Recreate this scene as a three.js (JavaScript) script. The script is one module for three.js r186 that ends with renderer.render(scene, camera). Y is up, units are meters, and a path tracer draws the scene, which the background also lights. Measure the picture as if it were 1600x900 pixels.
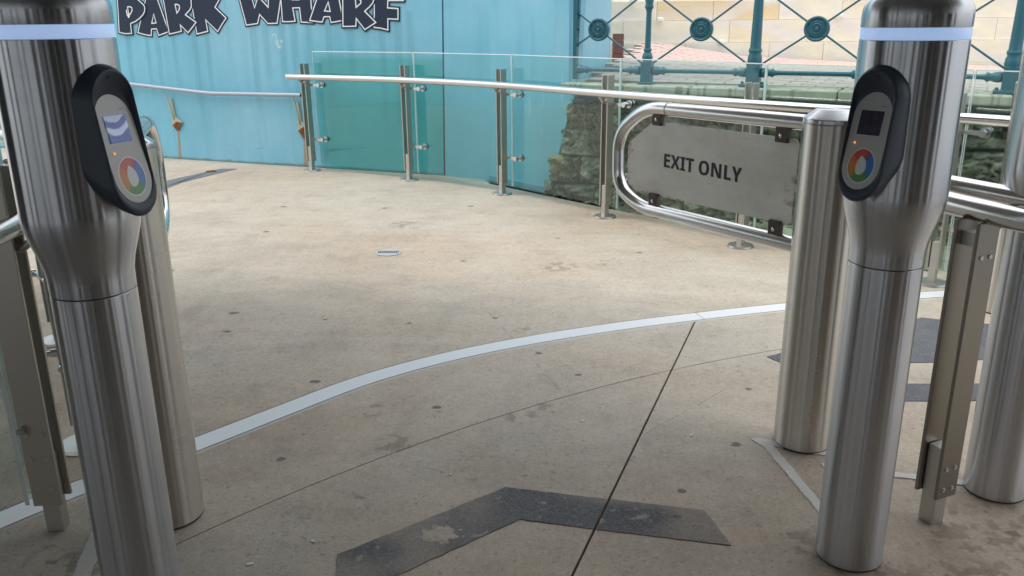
import * as THREE from 'three';
import { mergeGeometries, mergeVertices, toCreasedNormals } from 'three/addons/utils/BufferGeometryUtils.js';
import { RoundedBoxGeometry } from 'three/addons/geometries/RoundedBoxGeometry.js';
import { TextGeometry } from 'three/addons/geometries/TextGeometry.js';
import { FontLoader } from 'three/addons/loaders/FontLoader.js';

// ------------------------------------------------------------ camera, sky, sun, exposure
const scene = new THREE.Scene();
const V = (x, y, z) => new THREE.Vector3(x, y, z);
const D2R = Math.PI / 180;
const camera = new THREE.PerspectiveCamera(37.517, 1600 / 900, 0.05, 3000);
camera.position.set(0, 1.5, 0);
camera.rotation.order = 'YXZ';
camera.rotation.set(-17.508 * D2R, 0, -0.546 * D2R);
scene.add(camera);

const P256 = new Uint8Array(512); { let s = 12345; for (let i = 0; i < 256; i++) P256[i] = i; for (let i = 255; i > 0; i--) { s = (s * 1664525 + 1013904223) >>> 0; const j = s % (i + 1); const t = P256[i]; P256[i] = P256[j]; P256[j] = t; } for (let i = 0; i < 256; i++) P256[i + 256] = P256[i]; }
function vn(x, y) { const xi = Math.floor(x), yi = Math.floor(y); let fx = x - xi, fy = y - yi; const X = xi & 255, Y = yi & 255; fx = fx * fx * (3 - 2 * fx); fy = fy * fy * (3 - 2 * fy); const a = P256[P256[X] + Y], b = P256[P256[(X + 1) & 255] + Y], c = P256[P256[X] + ((Y + 1) & 255)], d = P256[P256[(X + 1) & 255] + ((Y + 1) & 255)]; return (a + (b - a) * fx + (c - a) * fy + (a - b - c + d) * fx * fy) / 255; }
function fbm(x, y, o = 4) { let s = 0, a = 0.5, n = 0; for (let i = 0; i < o; i++) { s += a * vn(x, y); n += a; a *= 0.5; x = x * 2.03 + 17.3; y = y * 2.01 + 9.1; } return s / n; }
function vn3(x, y, z) { const zi = Math.floor(z); let f = z - zi; f = f * f * (3 - 2 * f); return vn(x + zi * 37.7, y + zi * 17.1) * (1 - f) + vn(x + (zi + 1) * 37.7, y + (zi + 1) * 17.1) * f; }
function fbm3(x, y, z, o = 4) { let s = 0, a = 0.5, n = 0; for (let i = 0; i < o; i++) { s += a * vn3(x, y, z); n += a; a *= 0.5; x = x * 2.03 + 7.3; y = y * 2.01 + 9.1; z = z * 2.02 + 3.3; } return s / n; }
const ss = (a, b, x) => { x = Math.min(1, Math.max(0, (x - a) / (b - a))); return x * x * (3 - 2 * x); };
const lerp = (a, b, t) => a + (b - a) * t;
const mix3 = (a, b, t) => [lerp(a[0], b[0], t), lerp(a[1], b[1], t), lerp(a[2], b[2], t)];
function rng(seed) { let a = seed >>> 0; return () => { a = (a + 0x6D2B79F5) >>> 0; let t = a; t = Math.imul(t ^ (t >>> 15), t | 1); t ^= t + Math.imul(t ^ (t >>> 7), t | 61); return ((t ^ (t >>> 14)) >>> 0) / 4294967296; }; }

{ // overcast sky: brighter overhead, soft cloud structure everywhere
  const W = 1024, Hh = 512, d = new Float32Array(W * Hh * 4);
  for (let j = 0; j < Hh; j++) for (let i = 0; i < W; i++) {
    const v = (j + 0.5) / Hh, el = (v - 0.5) * Math.PI, az = (i + 0.5) / W * 2 * Math.PI;
    const s = Math.sin(el), c = Math.cos(el);
    let L = s >= 0 ? SKYB() * (0.62 + 0.58 * s) : 0.30;
    const n = fbm3(c * Math.cos(az) * 2.2 + 40, s * 3.5 + 11, c * Math.sin(az) * 2.2 + 23, 5);
    if (s >= 0) L *= 0.72 + 0.56 * n;
    const k = (j * W + i) * 4; d[k] = L * 0.97; d[k + 1] = L * 0.99; d[k + 2] = L * 1.03; d[k + 3] = 1;
  }
  const t = new THREE.DataTexture(d, W, Hh, THREE.RGBAFormat, THREE.FloatType);
  t.mapping = THREE.EquirectangularReflectionMapping; t.magFilter = t.minFilter = THREE.LinearFilter; t.needsUpdate = true;
  scene.background = t; scene.environment = t;
}
function SKYB() { return 1.35; }
const sun = new THREE.DirectionalLight(0xfff4e2, 0.9);
sun.position.set(-9, 20, -6); sun.target.position.set(0, 0, -4); scene.add(sun, sun.target);
sun.castShadow = true; sun.shadow.radius = 28; sun.shadow.mapSize.set(2048, 2048);
Object.assign(sun.shadow.camera, { left: -14, right: 14, top: 14, bottom: -14, near: 1, far: 60 });
const renderer = new THREE.WebGLRenderer({ antialias: true });
renderer.setSize(1024, 576);
renderer.toneMapping = THREE.LinearToneMapping; renderer.toneMappingExposure = 1.42;
renderer.shadowMap.enabled = true; renderer.shadowMap.type = THREE.PCFSoftShadowMap;

// ------------------------------------------------------------ helpers
const used = {};
function numbered(n) { const k = used[n] = (used[n] ?? -1) + 1; return k ? `${n}_${String(k).padStart(3, '0')}` : n; }
function mesh(name, geo, mat, parent) { const m = new THREE.Mesh(geo, mat); m.name = parent ? name : numbered(name); m.castShadow = m.receiveShadow = true; (parent || scene).add(m); return m; }
function part(name, parent) { const g = new THREE.Group(); g.name = name; parent.add(g); return g; }
function thing(name, label, category, pos = [0, 0, 0], turn = 0, group) { const o = new THREE.Group(); o.name = numbered(name); scene.add(o); o.position.set(...pos); o.rotation.y = turn; o.userData = { label, category }; if (group) o.userData.group = group; return o; }
function tag(o, label, category, group) { o.userData.label = label; o.userData.category = category; if (group) o.userData.group = group; return o; }
function struct(o, label) { o.userData.kind = 'structure'; if (label) o.userData.label = label; return o; }
function dup(o, pos, turn, label) { const c = o.clone(); c.name = numbered(o.name.replace(/_\d+$/, '')); c.userData = { ...o.userData, label }; c.position.set(...pos); c.rotation.y = turn; scene.add(c); return c; }
const bx = (w, h, d, x = 0, y = 0, z = 0) => new THREE.BoxGeometry(w, h, d).translate(x, y, z);
const rb = (w, h, d, r, x = 0, y = 0, z = 0) => { const g = new RoundedBoxGeometry(w, h, d, 2, r); g.translate(x, y, z); return g; };
function cyl(r0, r1, h, x, y, z, seg = 24, axis) { const g = new THREE.CylinderGeometry(r1, r0, h, seg); if (axis === 'x') g.rotateZ(Math.PI / 2); if (axis === 'z') g.rotateX(Math.PI / 2); g.translate(x, y, z); return g; }
function merge(list) { return mergeGeometries(list.map(g => { const q = g.index ? g.toNonIndexed() : g; for (const k of Object.keys(q.attributes)) if (!['position', 'normal', 'uv'].includes(k)) q.deleteAttribute(k); return q; })); }
function fillet(pts, r, n = 8) { // polyline with rounded corners
  const out = [pts[0].clone()];
  for (let i = 1; i < pts.length - 1; i++) {
    const a = pts[i - 1].clone().sub(pts[i]), b = pts[i + 1].clone().sub(pts[i]); const rr = Math.min(r, a.length() * 0.48, b.length() * 0.48); a.normalize(); b.normalize();
    const p0 = pts[i].clone().addScaledVector(a, rr), p1 = pts[i].clone().addScaledVector(b, rr);
    for (let k = 0; k <= n; k++) { const t = k / n; out.push(p0.clone().multiplyScalar((1 - t) * (1 - t)).addScaledVector(pts[i], 2 * t * (1 - t)).addScaledVector(p1, t * t)); }
  }
  out.push(pts[pts.length - 1].clone()); return out;
}
class PolyCurve extends THREE.Curve { constructor(p) { super(); this.p = p; this.l = [0]; for (let i = 1; i < p.length; i++) this.l.push(this.l[i - 1] + p[i].distanceTo(p[i - 1])); } getPoint(t, o = V()) { const L = t * this.l[this.l.length - 1]; let i = 1; while (i < this.l.length - 1 && this.l[i] < L) i++; const f = (L - this.l[i - 1]) / (this.l[i] - this.l[i - 1] || 1); return o.copy(this.p[i - 1]).lerp(this.p[i], f); } }
function pipe(pts, r, seg = 60, rs = 16, caps = true) {
  const c = new PolyCurve(pts); const list = [new THREE.TubeGeometry(c, seg, r, rs, false)];
  if (caps) for (const e of [0, 1]) { const g = new THREE.CircleGeometry(r, rs); const d = c.getTangent(e).multiplyScalar(e ? 1 : -1); g.applyQuaternion(new THREE.Quaternion().setFromUnitVectors(V(0, 0, 1), d)); const p = c.getPoint(e); g.translate(p.x, p.y, p.z); list.push(g); }
  return merge(list);
}
function lathe(pts, seg = 64, uvH = 1) { return new THREE.LatheGeometry(pts.map(p => new THREE.Vector2(p[0], p[1])), seg); }
function poly(pts) { const s = new THREE.Shape(); pts.forEach((p, i) => i ? s.lineTo(p[0], p[1]) : s.moveTo(p[0], p[1])); return s; }
function slabGeo(pts, y, th) { const g = new THREE.ExtrudeGeometry(poly(pts.map(([x, z]) => [x, -z])), { depth: th, bevelEnabled: false }); g.rotateX(-Math.PI / 2); g.translate(0, y - th, 0); return g; }
function enc(c) { c = c <= 0 ? 0 : c >= 1 ? 1 : c; return 255 * (c <= 0.0031308 ? c * 12.92 : 1.055 * Math.pow(c, 1 / 2.4) - 0.055); }
const ENC = new Uint8Array(4097); for (let i = 0; i <= 4096; i++) ENC[i] = Math.round(enc(i / 4096));
function colTex(w, h, fn) { const d = new Uint8Array(w * h * 4); for (let j = 0; j < h; j++) for (let i = 0; i < w; i++) { const c = fn((i + 0.5) / w, (j + 0.5) / h); const k = (j * w + i) * 4; for (let q = 0; q < 3; q++) d[k + q] = ENC[Math.max(0, Math.min(4096, Math.round(c[q] * 4096)))]; d[k + 3] = 255; } const t = new THREE.DataTexture(d, w, h); t.colorSpace = THREE.SRGBColorSpace; t.wrapS = t.wrapT = THREE.RepeatWrapping; t.magFilter = THREE.LinearFilter; t.minFilter = THREE.LinearMipmapLinearFilter; t.generateMipmaps = true; t.needsUpdate = true; return t; }
function greyTex(w, h, fn) { const d = new Uint8Array(w * h * 4); for (let j = 0; j < h; j++) for (let i = 0; i < w; i++) { const c = Math.max(0, Math.min(255, Math.round(255 * fn((i + 0.5) / w, (j + 0.5) / h)))); const k = (j * w + i) * 4; d[k] = d[k + 1] = d[k + 2] = c; d[k + 3] = 255; } const t = new THREE.DataTexture(d, w, h); t.wrapS = t.wrapT = THREE.RepeatWrapping; t.magFilter = THREE.LinearFilter; t.minFilter = THREE.LinearMipmapLinearFilter; t.generateMipmaps = true; t.needsUpdate = true; return t; }
const lin = (r, g, b) => new THREE.Color().setRGB(r, g, b);
const std = (o) => new THREE.MeshStandardMaterial(o);
const phy = (o) => new THREE.MeshPhysicalMaterial(o);

// ------------------------------------------------------------ materials
const brushBump = greyTex(64, 1024, (u, v) => 0.5 + 0.5 * (vn(u * 3, v * 700) - 0.5) + 0.25 * (vn(u * 2 + 9, v * 260) - 0.5));
const scuff = greyTex(512, 512, (u, v) => 0.42 + 0.22 * fbm(u * 5, v * 9, 4) + 0.2 * ss(0.62, 0.8, fbm(u * 30 + 5, v * 8, 3)));
const smear = greyTex(512, 512, (u, v) => { const a = fbm(u * 9 + 3, v * 7, 4), b = fbm(u * 40, v * 14 + 8, 3), c = vn(u * 6, v * 420); return .90 + .08 * (a - .5) + .05 * (b - .5) + .10 * (c - .5); });
function steel(o = {}) { return phy({ color: lin(0.52, 0.535, 0.56), metalness: 1, roughness: 0.28, roughnessMap: smear, bumpMap: brushBump, bumpScale: 0.0001, anisotropy: 1.0, anisotropyRotation: Math.PI / 2, ...o }); }
const M = {
  brushed: steel(),
  brushedPost: steel({ color: lin(0.56, 0.535, 0.49), roughness: 0.32 }),
  polished: std({ color: lin(0.66, 0.655, 0.65), metalness: 1, roughness: 0.22 }),
  satin: std({ color: lin(0.55, 0.54, 0.51), metalness: 1, roughness: 0.42, roughnessMap: null }),
  flat: std({ color: lin(0.50, 0.47, 0.42), metalness: 1, roughness: 0.45 }),
  flatDark: std({ color: lin(0.28, 0.26, 0.232), metalness: 1, roughness: 0.34 }),
  drain: std({ color: lin(.40, .42, .43), roughness: .5 }),
  dark: std({ color: lin(0.05, 0.05, 0.05), roughness: 0.6 }),
  gap: std({ color: lin(0.03, 0.028, 0.026), roughness: 0.9 }),
  clip: std({ color: lin(0.10, 0.085, 0.07), roughness: 0.55, metalness: 0.3 }),
  housing: phy({ color: lin(0.036, 0.052, 0.08), roughness: 0.46, clearcoat: 0.15, clearcoatRoughness: 0.4 }),
  glass: phy({ color: lin(0.815, 0.938, 0.93), transmission: 1, thickness: 0, roughness: 0.02, ior: 1.5, metalness: 0 }),
  glassEdge: phy({ color: lin(0.80, 0.88, 0.87), roughness: 0.08, clearcoat: 1, clearcoatRoughness: 0.05 }),
  ring: std({ color: lin(0.55, 0.68, 0.88), roughness: 0.3, emissive: lin(0.42, 0.60, 0.95), emissiveIntensity: 0.42 }),
  iron: std({ color: lin(0.028, 0.125, 0.165), roughness: 0.32 }),
  navy: std({ color: lin(0.010, 0.022, 0.05), roughness: 0.7 }),
  white: std({ color: lin(0.78, 0.80, 0.80), roughness: 0.5 }),
  strip: std({ color: lin(0.72, 0.74, 0.77), roughness: 0.3 }),
  grout: std({ color: lin(0.52, 0.50, 0.46), roughness: 0.9 }),
};
// ------------------------------------------------------------ ground: water, slabs, metal strip
struct(mesh('harbour_water', new THREE.PlaneGeometry(2400, 2400).rotateX(-Math.PI / 2).translate(0, -2.2, 0), phy({ color: lin(0.03, 0.06, 0.06), roughness: 0.12 })), 'dark green harbour water beneath and beyond the wharf');

const SP = [[-2.17, -5.19, .028], [-1.51, -4.35, .034], [-1.45, -4.06, .022], [-.87, -3.42, .026], [-.84, -2.73, .02], [-.31, -3.15, .022], [.12, -3.73, .02], [.82, -2.81, .022], [-1.85, -6.22, .03], [-.32, -5.35, .02], [-.09, -4.23, .016], [.29, -3.47, .016], [.56, -2.49, .018], [-.99, -4.23, .015], [-.54, -4.16, .015], [-1.95, -7.13, .03], [-1.07, -7.03, .03], [-.34, -7.08, .03], [.33, -5.94, .02], [.86, -5.52, .022], [.51, -2.33, .016], [1.55, -2.05, .02], [1.0, -3.3, .015]];
const BL = [[-.59, -3.13, .07], [-.45, -2.84, .075], [-.48, -2.5, .065], [.12, -3.12, .06], [.03, -3.05, .06], [-.13, -2.62, .05], [.9, -2.2, .09], [1.3, -1.98, .12], [1.62, -2.22, .20], [1.42, -2.22, .17], [1.02, -1.98, .14], [1.75, -1.95, .2], [-1.3, -2.15, .13], [1.9, -2.1, .15], [.3, -5.2, .12], [.62, -5.3, .1], [-.8, -6.4, .14], [.05, -4.05, .05]];
const CR = [[[-.13, -4.33], [.2, -3.31]], [[-.7, -5.9], [-1.6, -4.9]], [[.5, -2.9], [.9, -3.3]], [[-3.643, -8.757], [-3.36, -9.6]]];
function segD(px, py, a, b) { const dx = b[0] - a[0], dy = b[1] - a[1]; const t = Math.max(0, Math.min(1, ((px - a[0]) * dx + (py - a[1]) * dy) / (dx * dx + dy * dy))); return Math.hypot(px - a[0] - t * dx, py - a[1] - t * dy); }
function floorCol(x, z) {
  const n1 = fbm(x * 0.9 + 3, z * 0.9 + 7, 4), n2 = fbm(x * 4.5 + 31, z * 4.5, 4), n4 = fbm(x * 11 + 3, z * 13 + 5, 3);
  const w = fbm(x * 1.5, z * 1.5 + 50, 2) * 2.2, st = fbm(x * 3 + w + 5, z * 15 + w * 3, 3), st2 = fbm(x * 17 + 70 + w, z * 4 + 3, 3);
  const g = vn(x * 330, z * 330), g2 = vn(x * 130 + 9, z * 130);
  let k = 1 + 0.20 * (n1 - 0.5) + 0.15 * (n2 - 0.5) + 0.16 * (st - 0.5) + 0.06 * (st2 - 0.5) + 0.09 * (n4 - 0.5) + 0.24 * (g - 0.5) + 0.16 * (g2 - 0.5) + 0.10 * (vn(x * 60 + 3, z * 60) - .5);
  let c = mix3([.445, .394, .326], [.425, .348, .272], ss(.38, .68, fbm(x * .7 + 90, z * .7 + 2, 4)));
  const dirt = ss(.54, .74, fbm(x * 2.1 + 60, z * 2.1 + 4, 5)); k *= 1 - .10 * dirt;
  const d2 = ss(.60, .78, fbm(x * 8 + 20, z * 5 + 44, 4)); k *= 1 - .09 * d2;
  c = [c[0] * k, c[1] * k, c[2] * k];
  const lf = ss(.86, .93, vn(x * 110 + 2, z * 110 + 8)); if (lf > 0) c = mix3(c, [c[0] * .45, c[1] * .45, c[2] * .45], lf * .6);
  for (const [a, b] of CR) { const d = segD(x + .006 * (vn(x * 9, z * 9) - .5), z, a, b); if (d < .004) c = mix3(c, [c[0] * .5, c[1] * .48, c[2] * .46], (1 - ss(.0008, .003, d)) * .7 * ss(.25, .5, vn(x * 16, z * 16 + 4))); }
  const lw = ss(.86, .92, vn(x * 75 + 12, z * 75 + 38)) * ss(.45, .6, vn(x * 4 + 7, z * 4 + 3)); if (lw > 0) c = mix3(c, [.52, .48, .43], lw * .5);
  for (const [sx, sz, r] of SP) { const dx = x - sx, dz = z - sz; if (dx * dx + dz * dz < r * r * 4) { const q = Math.hypot(dx, dz * 1.15) / r + .7 * (fbm(x * 60 + sx * 30, z * 60, 2) - .5); const a = 1 - ss(.75, 1.0, q); c = mix3(c, [.075, .072, .075], a * .8); } }
  for (const [sx, sz, r] of BL) { const dx = x - sx, dz = z - sz; if (dx * dx + dz * dz < r * r * 3) { const q = Math.hypot(dx, dz) / r; const a = ss(.5, .62, fbm(x * 26 + sx * 9, z * 26 + sz * 5, 3)) * (1 - ss(.7, 1.3, q)); c = mix3(c, [c[0] * .5, c[1] * .48, c[2] * .47], a * .6); } }
  return c;
}
function floorTex(x0, x1, z0, z1, w, h) { const t = colTex(w, h, (u, v) => floorCol(lerp(x0, x1, u), lerp(z1, z0, v))); t.wrapS = t.wrapT = THREE.MirroredRepeatWrapping; t.repeat.set(1 / (x1 - x0), 1 / (z1 - z0)); t.offset.set(-x0 / (x1 - x0), z1 / (z1 - z0)); return t; }
const concBump = greyTex(1024, 1024, (u, v) => 0.5 + 0.5 * (vn(u * 256, v * 256) - .5) + 0.5 * (fbm(u * 64, v * 64, 3) - .5) + .4 * (fbm(u * 16, v * 16, 2) - .5));
const concRough = greyTex(512, 512, (u, v) => 0.62 + 0.35 * fbm(u * 16, v * 16, 4));
concRough.repeat.set(.6, .6);
const mFloorNear = std({ map: floorTex(-2.3, 3.0, -4.9, -1.6, 1600, 1000), roughness: 0.85, bumpMap: concBump, bumpScale: 0.0012, roughnessMap: concRough });
const mFloorFar = std({ map: floorTex(-4.6, 3.0, -10.6, -2.2, 1280, 1408), roughness: 0.85, bumpMap: concBump, bumpScale: 0.0012, roughnessMap: concRough });
function spline(pts, n) { return new THREE.CatmullRomCurve3(pts.map(p => V(p[0], 0, p[1])), false, 'centripetal').getPoints(n).map(p => [p.x, p.z]); }
const stripT = spline([[-3.9, 3.0], [-3.15, .3], [-2.45, -1.05], [-1.97, -1.96], [-1.588, -2.496], [-1.235, -2.875], [-.974, -3.166], [-.69, -3.47], [-.365, -3.715], [-.002, -3.915], [.458, -4.11], [.991, -4.285], [1.512, -4.43], [2.371, -4.61], [3.4, -4.75], [5, -4.8]], 160);
const stripB = stripT.map((p, i) => { const a = stripT[Math.max(0, i - 1)], b = stripT[Math.min(stripT.length - 1, i + 1)]; const dx = b[0] - a[0], dz = b[1] - a[1], l = Math.hypot(dx, dz); return [p[0] - dz / l * .102, p[1] + dx / l * .102]; });
function off(curve, d) { return curve.map((p, i) => { const a = curve[Math.max(0, i - 1)], b = curve[Math.min(curve.length - 1, i + 1)]; const dx = b[0] - a[0], dz = b[1] - a[1], l = Math.hypot(dx, dz); return [p[0] - dz / l * d, p[1] + dx / l * d]; }); } // +d = towards camera side
const saw = []; for (let i = 0; i <= 90; i++) { const a = lerp(-3.02, -1.42, i / 90); saw.push([3.244 + 5.775 * Math.cos(a), 1.68 + 5.775 * Math.sin(a)]); }
const radX = z => .441 - .374 * (z + 2.789);
const cutL = (c, g) => c.filter(p => p[0] < radX(p[1]) - g), cutR = (c, g) => c.filter(p => p[0] > radX(p[1]) + g);
const endL = (c, g) => { for (let i = 1; i < c.length; i++) if (c[i][0] > radX(c[i][1]) - g) { const z = c[i][1]; return [radX(z) - g, z]; } };
const endR = (c, g) => { for (let i = 1; i < c.length; i++) if (c[i][0] > radX(c[i][1]) + g) { const z = c[i - 1][1]; return [radX(z) + g, z]; } };
const nearEdge = off(stripB, .022), sawF = off(saw, .0025), sawN = off(saw, -.0025), RG = .0045;
struct(mesh('slab_bed', slabGeo([[-9, 6], [-9, -12.5], [.8, -12.5], [.62, -7.2], [4.9, -2.5], [6, 6]], -.032, .25), M.gap), 'dark bed showing in the joints of the wharf floor');
const slab = (pts, m, l) => struct(mesh('concrete_slab', slabGeo(pts, 0, .03), m), l);
{
  const A = cutL(nearEdge, RG), B = cutL(sawN, RG);
  slab([...A, endL(nearEdge, RG), endL(sawN, RG), ...B.reverse(), [-2.52, 3.2]], mFloorNear, 'curved concrete slab between metal strip and thin saw cut, beside the small spots');
  const A2 = cutR(nearEdge, RG), B2 = cutR(sawN, RG);
  slab([endR(nearEdge, RG), ...A2, ...B2.reverse(), endR(sawN, RG)], mFloorNear, 'curved concrete slab between metal strip and saw cut, under the gate post');
  const S1 = cutL(sawF, RG);
  slab([[-2.52, 3.2], ...S1, endL(sawF, RG), [radX(3.2) - RG, 3.2]], mFloorNear, 'stained concrete slab with the long arm of the dark chevron');
  const S2 = cutR(sawF, RG);
  slab([endR(sawF, RG), ...S2, [5, 3.2], [radX(3.2) + RG, 3.2]], mFloorNear, 'brownish concrete slab carrying the card reader bollard and pale mortar lines');
  const F = off(stripT, -.007);
  slab([...F.filter(p => p[1] < 1.5).map(p => p), [4.6, -2.9], [3.55, -4.0], [2.62, -4.95], [1.74, -5.86], [.9, -6.82], [.55, -7.22], [-.2, -8.1], [-.4, -8.8], [-2.5, -9.6], [-6, -11.2], [-8.6, -11.2], [-8.6, 1.5]].filter(p => !(p[0] > 3.3 && p[1] < -4.5)), mFloorFar, 'broad pale concrete floor running up to the teal wall');
}
const stripPiece = (i0, i1, l) => struct(mesh('metal_strip', slabGeo([...stripT.slice(i0, i1), ...stripB.slice(i0, i1).reverse()], .0005, .028), M.strip), l);
const iJ = stripT.findIndex(p => p[0] > 1.0);
stripPiece(0, iJ, 'long curved pale metal cover strip set flush in the floor');
{ const T2 = stripT.slice(iJ - 1), B2 = stripB.slice(iJ - 1); const t0 = [lerp(T2[0][0], T2[1][0], .06) - .03, T2[0][1] + .008]; struct(mesh('metal_strip', slabGeo([[stripT[iJ - 1][0] + .005, stripT[iJ - 1][1]], ...stripT.slice(iJ, 150), ...stripB.slice(iJ, 150).reverse(), [stripB[iJ - 1][0] + .005, stripB[iJ - 1][1]]], .0005, .028), M.strip), 'short curved pale metal cover strip running behind the gate post'); }
struct(mesh('grout_line', slabGeo([...off(stripB, .0075).slice(20, 150), ...off(stripB, .0205).slice(20, 150).reverse()], -.0005, .026), M.grout), 'thin pale grout line along the edge of the metal strip');

// dark arrow markings, thin sheets
const speck = colTex(512, 512, (u, v) => { const a = vn(u * 210, v * 210), b = vn(u * 96 + 4, v * 130), n = fbm(u * 6, v * 6, 4); let k = .8 + .5 * (n - .5) + .5 * (b - .5); let c = [.115 * k, .12 * k, .132 * k]; if (a > .70) c = mix3(c, [.26, .26, .27], (a - .70) * 2.4); return c; });
speck.repeat.set(2.2, 2.2);
const arrTex = colTex(1024, 576, (u, v) => { const x = lerp(-.6, .75, u), z = lerp(-1.85, -2.6, v); const a = vn(x * 260, z * 260), b = vn(x * 110 + 4, z * 150), n = fbm(x * 9, z * 9, 4); const k = .85 + .5 * (n - .5) + .55 * (b - .5); let c = [.105 * k, .107 * k, .116 * k]; if (a > .68) c = mix3(c, [.30, .29, .28], (a - .68) * 2.2); const f = floorCol(x, z), q = Math.hypot((x + .225) / .062, (z + 2.245) / .044) + 1.3 * (fbm(x * 55, z * 55, 3) - .5); const wear = Math.max(.95 * (1 - ss(.8, 1.0, q)), .55 * ss(.70, .80, fbm(x * 22 + 5, z * 22 + 2, 5)), .46 * ss(.45, .7, fbm(x * 3 + 8, z * 3, 3))); return mix3(c, f, wear); });
arrTex.wrapS = arrTex.wrapT = THREE.ClampToEdgeWrapping; arrTex.repeat.set(1 / 1.35, 1 / .75); arrTex.offset.set(.6 / 1.35, -1.85 / .75);
const mArrow1 = std({ map: arrTex, roughness: .75, bumpMap: concBump, bumpScale: .0015 });
const mArrow = std({ map: speck, roughness: .72, bumpMap: concBump, bumpScale: .0015 });
const ragged = (pts, s = .004, seed = 3) => { const R = rng(seed), o = []; pts.forEach((p, i) => { const q = pts[(i + 1) % pts.length]; const L = Math.hypot(q[0] - p[0], q[1] - p[1]), n = Math.max(1, Math.round(L / .03)); for (let k = 0; k < n; k++) { const t = k / n; o.push([lerp(p[0], q[0], t) + (R() - .5) * s, lerp(p[1], q[1], t) + (R() - .5) * s]); } }); return o; };
struct(mesh('arrow_marking', merge([
  slabGeo(ragged([[-.523, -2.149], [-.028, -2.521], [radX(-2.44) - .005, -2.44], [radX(-2.272) - .005, -2.272], [.017, -2.328], [-.335, -2.049], [-.47, -1.93], [-.50, -2.0]]), .003, .004),
  slabGeo(ragged([[radX(-2.44) + .005, -2.438], [.607, -2.369], [.647, -2.178], [radX(-2.272) + .005, -2.27]]), .003, .004)]), mArrow1), 'dark speckled chevron arrow on the floor with a pale worn patch');
struct(mesh('arrow_marking', merge([slabGeo(ragged([[1.179, -3.652], [2.135, -4.166], [2.75, -3.95], [2.7, -3.72], [2.2, -3.60], [1.9, -3.565], [1.226, -3.574]]), .003, .004), slabGeo(ragged([[1.5, -3.335], [2.35, -3.325], [2.3, -3.15], [1.48, -3.165]], .004, 7), .003, .004)]), mArrow), 'dark speckled arrow on the floor behind the card reader bollard and gate post');
struct(mesh('repair_strip', slabGeo(ragged([[-3.3, -7.95], [-3.455, -8.40], [-3.131, -9.126], [-2.955, -9.116], [-3.36, -8.05]], .006, 11), .004, .003), std({ color: lin(.13, .145, .165), roughness: .75, bumpMap: concBump, bumpScale: .002 })), 'blue grey strip let into the floor near the teal wall');
// pale mortar lines over cable chases
const mMortar = std({ color: lin(.60, .585, .55), roughness: .9, bumpMap: concBump, bumpScale: .004 });
const chase = (pts, l, s) => struct(mesh('mortar_line', slabGeo(ragged(pts, .005, s), .004, .005), mMortar), l);
chase([[.885, -2.845], [.925, -2.85], [1.13, -2.745], [1.12, -2.712], [.955, -2.79], [1.0, -2.36], [.968, -2.35], [.918, -2.78]], 'rough pale mortar line running from gate post to card reader bollard', 21);
chase([[1.08, -2.66], [1.52, -2.535], [1.52, -2.50], [1.08, -2.625]], 'rough pale mortar line between two steel bollards', 22);
chase([[-1.235, -1.95], [-1.31, -2.28], [-1.255, -2.29], [-1.195, -1.96]], 'rough pale mortar line beside the twin flat steel fence post', 23);
{ // drain cover in the far floor
  const t = thing('drain_cover', 'small round slotted metal drain cover in the pale floor', 'drain', [-.838, 0, -5.578]);
  mesh('rim', new THREE.TorusGeometry(.083, .007, 8, 40).rotateX(Math.PI / 2).scale(1, .4, 1).translate(0, .003, 0), M.drain, t);
  mesh('plate', cyl(.08, .08, .004, 0, .003, 0, 36), M.drain, t);
  for (let i = 0; i < 12; i++) mesh('slot', bx(.006, .002, .05, -.066 + i * .012, .0062, 0), M.dark, t);
}
{ const R = rng(77), mS = std({ color: lin(.7, .68, .64), roughness: .8 });
  [[-.22, -2.61], [.67, -2.88], [-.77, -2.11], [.27, -3.01], [-.61, -2.22], [1.17, -5.34], [1.33, -2.0], [1.62, -2.2]].forEach(([x, z], i) => { const g = new THREE.IcosahedronGeometry(.0045 + .003 * R(), 1); g.scale(1 + R() * .8, .18, 1); g.rotateY(R() * 6); g.translate(x, .0025, z); tag(mesh('paper_scrap', g, mS), 'tiny white paper scrap lying on the concrete', 'litter', 'scraps of litter on the floor'); }); }
tag(mesh('dry_leaf', (() => { const g = new THREE.SphereGeometry(.045, 10, 6); g.scale(1.3, .22, .7); g.rotateY(.6); g.translate(-3.17, .012, -8.93); return g; })(), std({ color: lin(.26, .12, .05), roughness: .8 })), 'brown crumpled leaf lying on the blue grey strip', 'leaf');

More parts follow.
